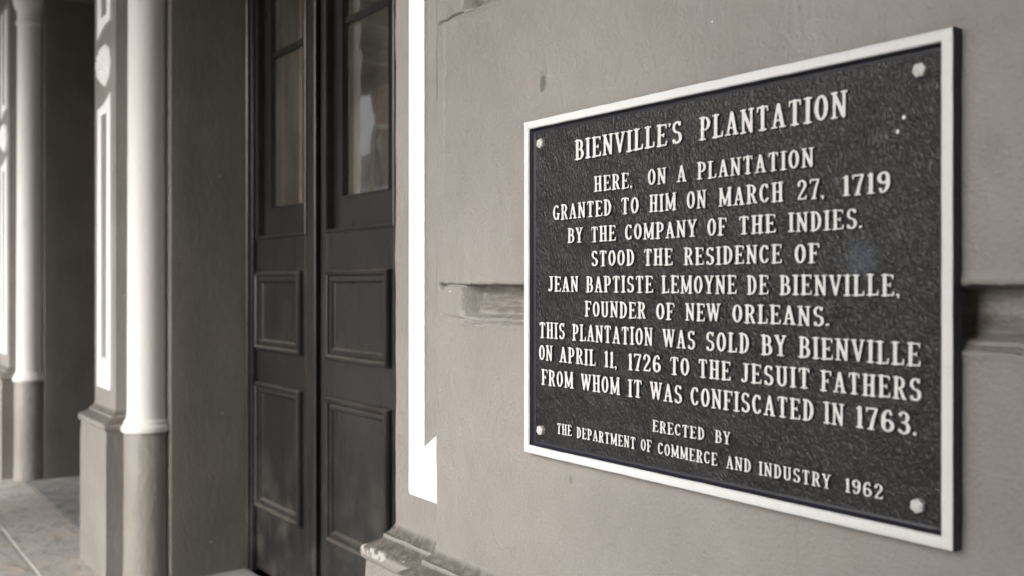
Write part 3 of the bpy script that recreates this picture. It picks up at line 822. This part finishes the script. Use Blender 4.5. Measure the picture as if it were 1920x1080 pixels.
def contour(field, x, y):
    """closed outlines of field = 0 (inside is negative)"""
    H, W = field.shape
    seg = {}
    def pt(i0, j0, i1, j1):
        a, c = field[i0, j0], field[i1, j1]
        k = a/(a-c)
        return (x[j0]+(x[j1]-x[j0])*k, y[i0]+(y[i1]-y[i0])*k)
    pos = {}
    for i in range(H-1):
        for j in range(W-1):
            c = [field[i,j] < 0, field[i,j+1] < 0, field[i+1,j+1] < 0, field[i+1,j] < 0]
            if all(c) or not any(c): continue
            E = [((i,j),(i,j+1)), ((i,j+1),(i+1,j+1)), ((i+1,j),(i+1,j+1)), ((i,j),(i+1,j))]
            cs = [c[0] != c[1], c[1] != c[2], c[3] != c[2], c[0] != c[3]]
            es = [k for k in range(4) if cs[k]]
            for k in es:
                if E[k] not in pos: pos[E[k]] = pt(*E[k][0], *E[k][1])
            if len(es) == 2: pr = [(es[0], es[1])]
            else: pr = [(0, 3), (1, 2)] if c[0] else [(0, 1), (2, 3)]
            for a, bb in pr:
                seg.setdefault(E[a], []).append(E[bb]); seg.setdefault(E[bb], []).append(E[a])
    loops = []
    seen = set()
    for s in list(seg):
        if s in seen: continue
        loop = [s]; seen.add(s); prev = None; cur = s
        while True:
            nb = [q for q in seg[cur] if q != prev and q not in seen]
            if not nb: break
            prev, cur = cur, nb[0]; seen.add(cur); loop.append(cur)
        if len(loop) > 6: loops.append([pos[k] for k in loop])
    return loops

def glyph_mesh(ch):
    w, strokes = G[ch]
    st = .0165
    x = np.arange(-.10, w+.12, st); y = np.arange(-.18, 1.10, st)
    X, Y = np.meshgrid(x, y)
    segs = []
    for s in strokes:
        s = [(p[0], p[1], p[2] if p[2] == T or p[2] == SR else p[2]*.86) for p in s]
        for a, c in zip(s[:-1], s[1:]): segs.append((a, c))
    k = 52.0
    acc = np.zeros_like(X); dmin = np.full_like(X, 9.0)
    for (ax, ay, ar), (bx, by, br) in segs:
        dx, dy = bx-ax, by-ay
        L = dx*dx+dy*dy+1e-9
        h = np.clip(((X-ax)*dx+(Y-ay)*dy)/L, 0, 1)
        d = np.hypot(X-ax-h*dx, Y-ay-h*dy) - (ar+(br-ar)*h)
        dmin = np.minimum(dmin, d)
    f = dmin
    # a little softening, like a sand-cast edge
    g = f.copy()
    for _ in range(2):
        p = np.pad(g, 1, mode='edge'); g = (p[1:-1,1:-1]*4 + p[:-2,1:-1]+p[2:,1:-1]+p[1:-1,:-2]+p[1:-1,2:])/8
    f = g
    gy, gx = np.gradient(f, st)
    def grad(px, py):
        j = min(max(int((px-x[0])/st), 0), len(x)-2); i = min(max(int((py-y[0])/st), 0), len(y)-2)
        a, c = gx[i, j], gy[i, j]; n = math.hypot(a, c) or 1
        return a/n, c/n
    loops = contour(f, x, y)
    clean = []
    for l in loops:
        out = [l[0]]
        for p in l[1:]:
            if math.hypot(p[0]-out[-1][0], p[1]-out[-1][1]) > .007: out.append(p)
        if math.hypot(out[0][0]-out[-1][0], out[0][1]-out[-1][1]) < .005: out.pop()
        clean.append(out)
    verts, faces, mats = [], [], []
    tops = []
    for l in clean:
        n = len(l); b0 = len(verts)
        ring = [[], [], []]
        for p in l:
            gx_, gy_ = grad(*p)
            ring[0].append((p[0]+gx_*.020, p[1]+gy_*.020, -.02))
            ring[1].append((p[0]+gx_*.006, p[1]+gy_*.006, .82))
            ring[2].append((p[0]-gx_*.012, p[1]-gy_*.012, 1.0))
        for r in ring: verts += r
        for q in range(2):
            for k2 in range(n):
                k3 = (k2+1) % n
                faces.append((b0+q*n+k2, b0+q*n+k3, b0+(q+1)*n+k3, b0+(q+1)*n+k2)); mats.append(1 if q == 0 else 0)
        tops.append((b0+2*n, ring[2]))
    flat = [i for b0, r in tops for i in range(b0, b0+len(r))]
    tri = tessellate_polygon([[Vector((p[0], p[1], 0)) for p in r] for b0, r in tops])
    for tq in tri: faces.append(tuple(flat[i] for i in tq)); mats.append(0)
    return verts, faces, mats
GM = {ch: glyph_mesh(ch) for ch in G}
TEXT=[
  (0.2142, 0.2135, -1.237, -0.704, 0.0347, 0.0348, [("BIENVILLE'S", -1.2367, -0.9878), ('PLANTATION', -0.953, -0.7044)]),
  (0.1549, 0.1554, -1.187, -0.757, 0.0259, 0.026, [('HERE,', -1.1873, -1.0953), ('ON', -1.0608, -1.0211), ('A', -0.999, -0.9791), ('PLANTATION', -0.9576, -0.7542)]),
  (0.1131, 0.1122, -1.288, -0.656, 0.026, 0.0284, [('GRANTED', -1.2963, -1.1449), ('TO', -1.1216, -1.0807), ('HIM', -1.0571, -1.0003), ('ON', -0.9787, -0.9401), ('MARCH', -0.9164, -0.8028), ('27,', -0.7807, -0.7383), ('1719', -0.7113, -0.6442)]),
  (0.0709, 0.07, -1.254, -0.699, 0.0254, 0.0269, [('BY', -1.256, -1.2163), ('THE', -1.1949, -1.134), ('COMPANY', -1.1125, -0.9587), ('OF', -0.9381, -0.9015), ('THE', -0.8792, -0.8151), ('INDIES.', -0.7944, -0.6822)]),
  (0.0294, 0.0275, -1.191, -0.757, 0.0256, 0.0275, [('STOOD', -1.1943, -1.0907), ('THE', -1.0694, -1.0071), ('RESIDENCE', -0.9843, -0.805), ('OF', -0.7848, -0.7455)]),
  (-0.0141, -0.0155, -1.287, -0.65, 0.0266, 0.0281, [('JEAN', -1.3098, -1.2279), ('BAPTISTE', -1.2077, -1.0491), ('LEMOYNE', -1.0306, -0.8831), ('DE', -0.8647, -0.8272), ('BIENVILLE,', -0.809, -0.6315)]),
  (-0.0557, -0.0558, -1.206, -0.748, 0.0265, 0.0269, [('FOUNDER', -1.2106, -1.0649), ('OF', -1.0427, -1.0037), ('NEW', -0.9813, -0.9128), ('ORLEANS.', -0.8913, -0.7302)]),
  (-0.0979, -0.0995, -1.324, -0.615, 0.0277, 0.0296, [('THIS', -1.3352, -1.2635), ('PLANTATION', -1.2434, -1.0498), ('WAS', -1.0283, -0.9613), ('SOLD', -0.9409, -0.8602), ('BY', -0.8401, -0.7977), ('BIENVILLE', -0.7781, -0.605)]),
  (-0.1384, -0.141, -1.327, -0.614, 0.0267, 0.0287, [('ON', -1.3362, -1.2978), ('APRIL', -1.2778, -1.1829), ('11,', -1.1617, -1.1316), ('1726', -1.1053, -1.0318), ('TO', -1.0129, -0.9731), ('THE', -0.9554, -0.8937), ('JESUIT', -0.8752, -0.7602), ('FATHERS', -0.7438, -0.604)]),
  (-0.1825, -0.1828, -1.322, -0.629, 0.0281, 0.0288, [('FROM', -1.3289, -1.241), ('WHOM', -1.2206, -1.1247), ('IT', -1.1053, -1.0736), ('WAS', -1.0558, -0.9878), ('CONFISCATED', -0.9709, -0.754), ('IN', -0.7388, -0.7089), ('1763.', -0.6921, -0.609)]),
  (-0.2323, -0.2323, -1.045, -0.902, 0.0182, 0.0187, [('ERECTED', -1.05, -0.9432), ('BY', -0.9231, -0.8945)]),
  (-0.2652, -0.2676, -1.28, -0.661, 0.0182, 0.0194, [('THE', -1.2851, -1.2447), ('DEPARTMENT', -1.232, -1.0879), ('OF', -1.0761, -1.052), ('COMMERCE', -1.0387, -0.9185), ('AND', -0.9022, -0.8572), ('INDUSTRY', -0.844, -0.7285), ('1962', -0.7075, -0.6536)]),
]
HT = .0037                                                   # how far the letters stand out
GAP = .085
random.seed(21)
for (z0, z1, xa, xb, h0, h1, words) in TEXT:
    h = (h0+h1)/2*.985
    line = bpy.data.objects.new('text_line', None); COL.objects.link(line); line.empty_display_size = .05
    line.parent = plaque; line.matrix_parent_inverse = parent_inverse(plaque)
    for (wd, wa, wb) in words:
        mb = MB()
        adv = 0; place = []
        for k, ch in enumerate(wd):
            if ch in ".,'" and k: adv -= .055
            place.append((ch, adv)); adv += G[ch][0] + GAP
            if ch == "'": adv -= .06
        nat = adv - GAP
        fx = (wb-wa)/(nat*h)
        for ch, a in place:
            vs, fs, ms = GM[ch]
            jz = random.uniform(-.0004, .0004); jr = random.uniform(-.010, .010)
            gw = G[ch][0]/2
            out = []
            zl = z0+(z1-z0)*((wa+wb)/2-xa)/(xb-xa)
            for (px, py, pz) in vs:
                u = (px-gw); v = py-.5
                u, v = u - v*jr, v + u*jr
                out.append((wa+(a+gw+u)*h*fx, FLD - pz*HT, EYE+zl+jz+(v+.5)*h))
            mb.add(out, fs, 0)
            mb.m[-len(ms):] = ms
        mb.build('raised_word', [M['sign_white'], M['sign_edge']], line, smooth=True, angle=32)

# ------------------------------------------------------------------ the street side, which lights the wall and shows in the door glass
gal = empty('gallery', (-4, -1.2, 3.47), 'timber street gallery over the pavement, only reflected in the door glass', 'gallery')
b = MB(); b.box(-30, 7, -3.00, .07, 3.77, 3.83); b.build('deck', M['timber'], gal)
for k in range(28):
    x = -29.5+k*1.3
    b = MB(); b.box(x, x+.09, -2.95, .06, 3.60, 3.768); b.build('joist', M['pale_timber'], gal)
b = MB(); b.box(-30, 7, -3.07, -3.005, 3.58, 3.87); b.build('fascia', M['pale_timber'], gal)

def building(x0, x1, y, h, mat, trim, label, floors, cols, cat='building'):
    root = empty('street_building', ((x0+x1)/2, y, 0), label, cat)
    b = MB(); b.box(x0, x1, y-8, y, -.15, h); b.build('wall', mat, root)
    b = MB(); b.box(x0-.1, x1+.1, y-.2, y+.35, h-.5, h+.25); b.build('cornice', trim, root)
    w = (x1-x0)/cols
    for f in range(floors):
        fh = h/floors
        for c in range(cols):
            cx = x0+w*(c+.5)
            zA, zB = fh*f+fh*(.22 if f else .04), fh*f+fh*.80
            b = MB(); b.frame(cx-.62, cx+.62, zA, zB, [(0, y+.003), (0, y+.07), (.12, y+.07), (.12, y+.02)])
            wf_ = b.build('window', trim, root)
            b = MB(); b.add([(cx-.5, y+.03, zA+.12), (cx+.5, y+.03, zA+.12), (cx+.5, y+.03, zB-.12), (cx-.5, y+.03, zB-.12)], [(0,1,2,3)])
            b.build('pane', M['far_glass'], wf_)
    return root
building(-26.9, -22.8, -12.2, 10.5, M['brick'], M['far_white'], 'narrow red brick building across the street, reflected in the right door glass', 3, 2)
building(-46.0, -27.1, -12.2, 5.2, M['far_white'], M['far_white'], 'long white building across the street, reflected in the door glass', 1, 7)
building(4.3, 18.0, -12.2, 12.0, M['brick'], M['far_grey'], 'brick building across the street to the right, behind the camera', 3, 8)

for k, px in enumerate((.02, -5.4, -10.9)):  # piers added to block light and darken the right of the wall
    pr = empty('blocker_pier', (px, -2.6, 0), ('added square pier at the kerb behind the camera, blocking light from the wall', 'added square pier of the light-blocking row, at the kerb opposite the columns', 'added square pier of the light-blocking row, at the kerb farthest along the street')[k], 'pier', 'added light-blocking piers at the kerb')
    b = MB(); b.box(px-.45, px+.45, -2.82, -2.30, .30, 3.45); b.build('shaft', M['pier'], pr)  # shaft of the added light-blocking pier
    b = MB(); b.box(px-.50, px+.50, -2.86, -2.25, -.01, .30); b.build('blocker_plinth', M['pier'], pr)
    b = MB(); b.box(px-.51, px+.51, -2.87, -2.24, 3.45, 3.598); b.build('blocker_cap', M['pale_timber'], pr)

# the row goes on to the left, beyond the frame
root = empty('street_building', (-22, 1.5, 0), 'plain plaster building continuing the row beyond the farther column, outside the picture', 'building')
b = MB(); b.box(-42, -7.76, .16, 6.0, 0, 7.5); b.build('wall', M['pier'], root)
b = MB(); b.box(-42.2, -9.05, .02, .155, 3.9, 4.3); b.build('cornice', M['pale_timber'], root)
for k in range(8):
    x = -10.6-k*3.6
    b = MB(); b.frame(x-.75, x+.75, .02, 2.9, [(0, .158), (0, .10), (.12, .10), (.12, .15)]); w = b.build('window', M['cream'], root)
    b = MB(); b.add([(x-.63, .152, .14), (x+.63, .152, .14), (x+.63, .152, 2.78), (x-.63, .152, 2.78)], [(0,1,2,3)]); b.build('pane', M['far_glass'], w)
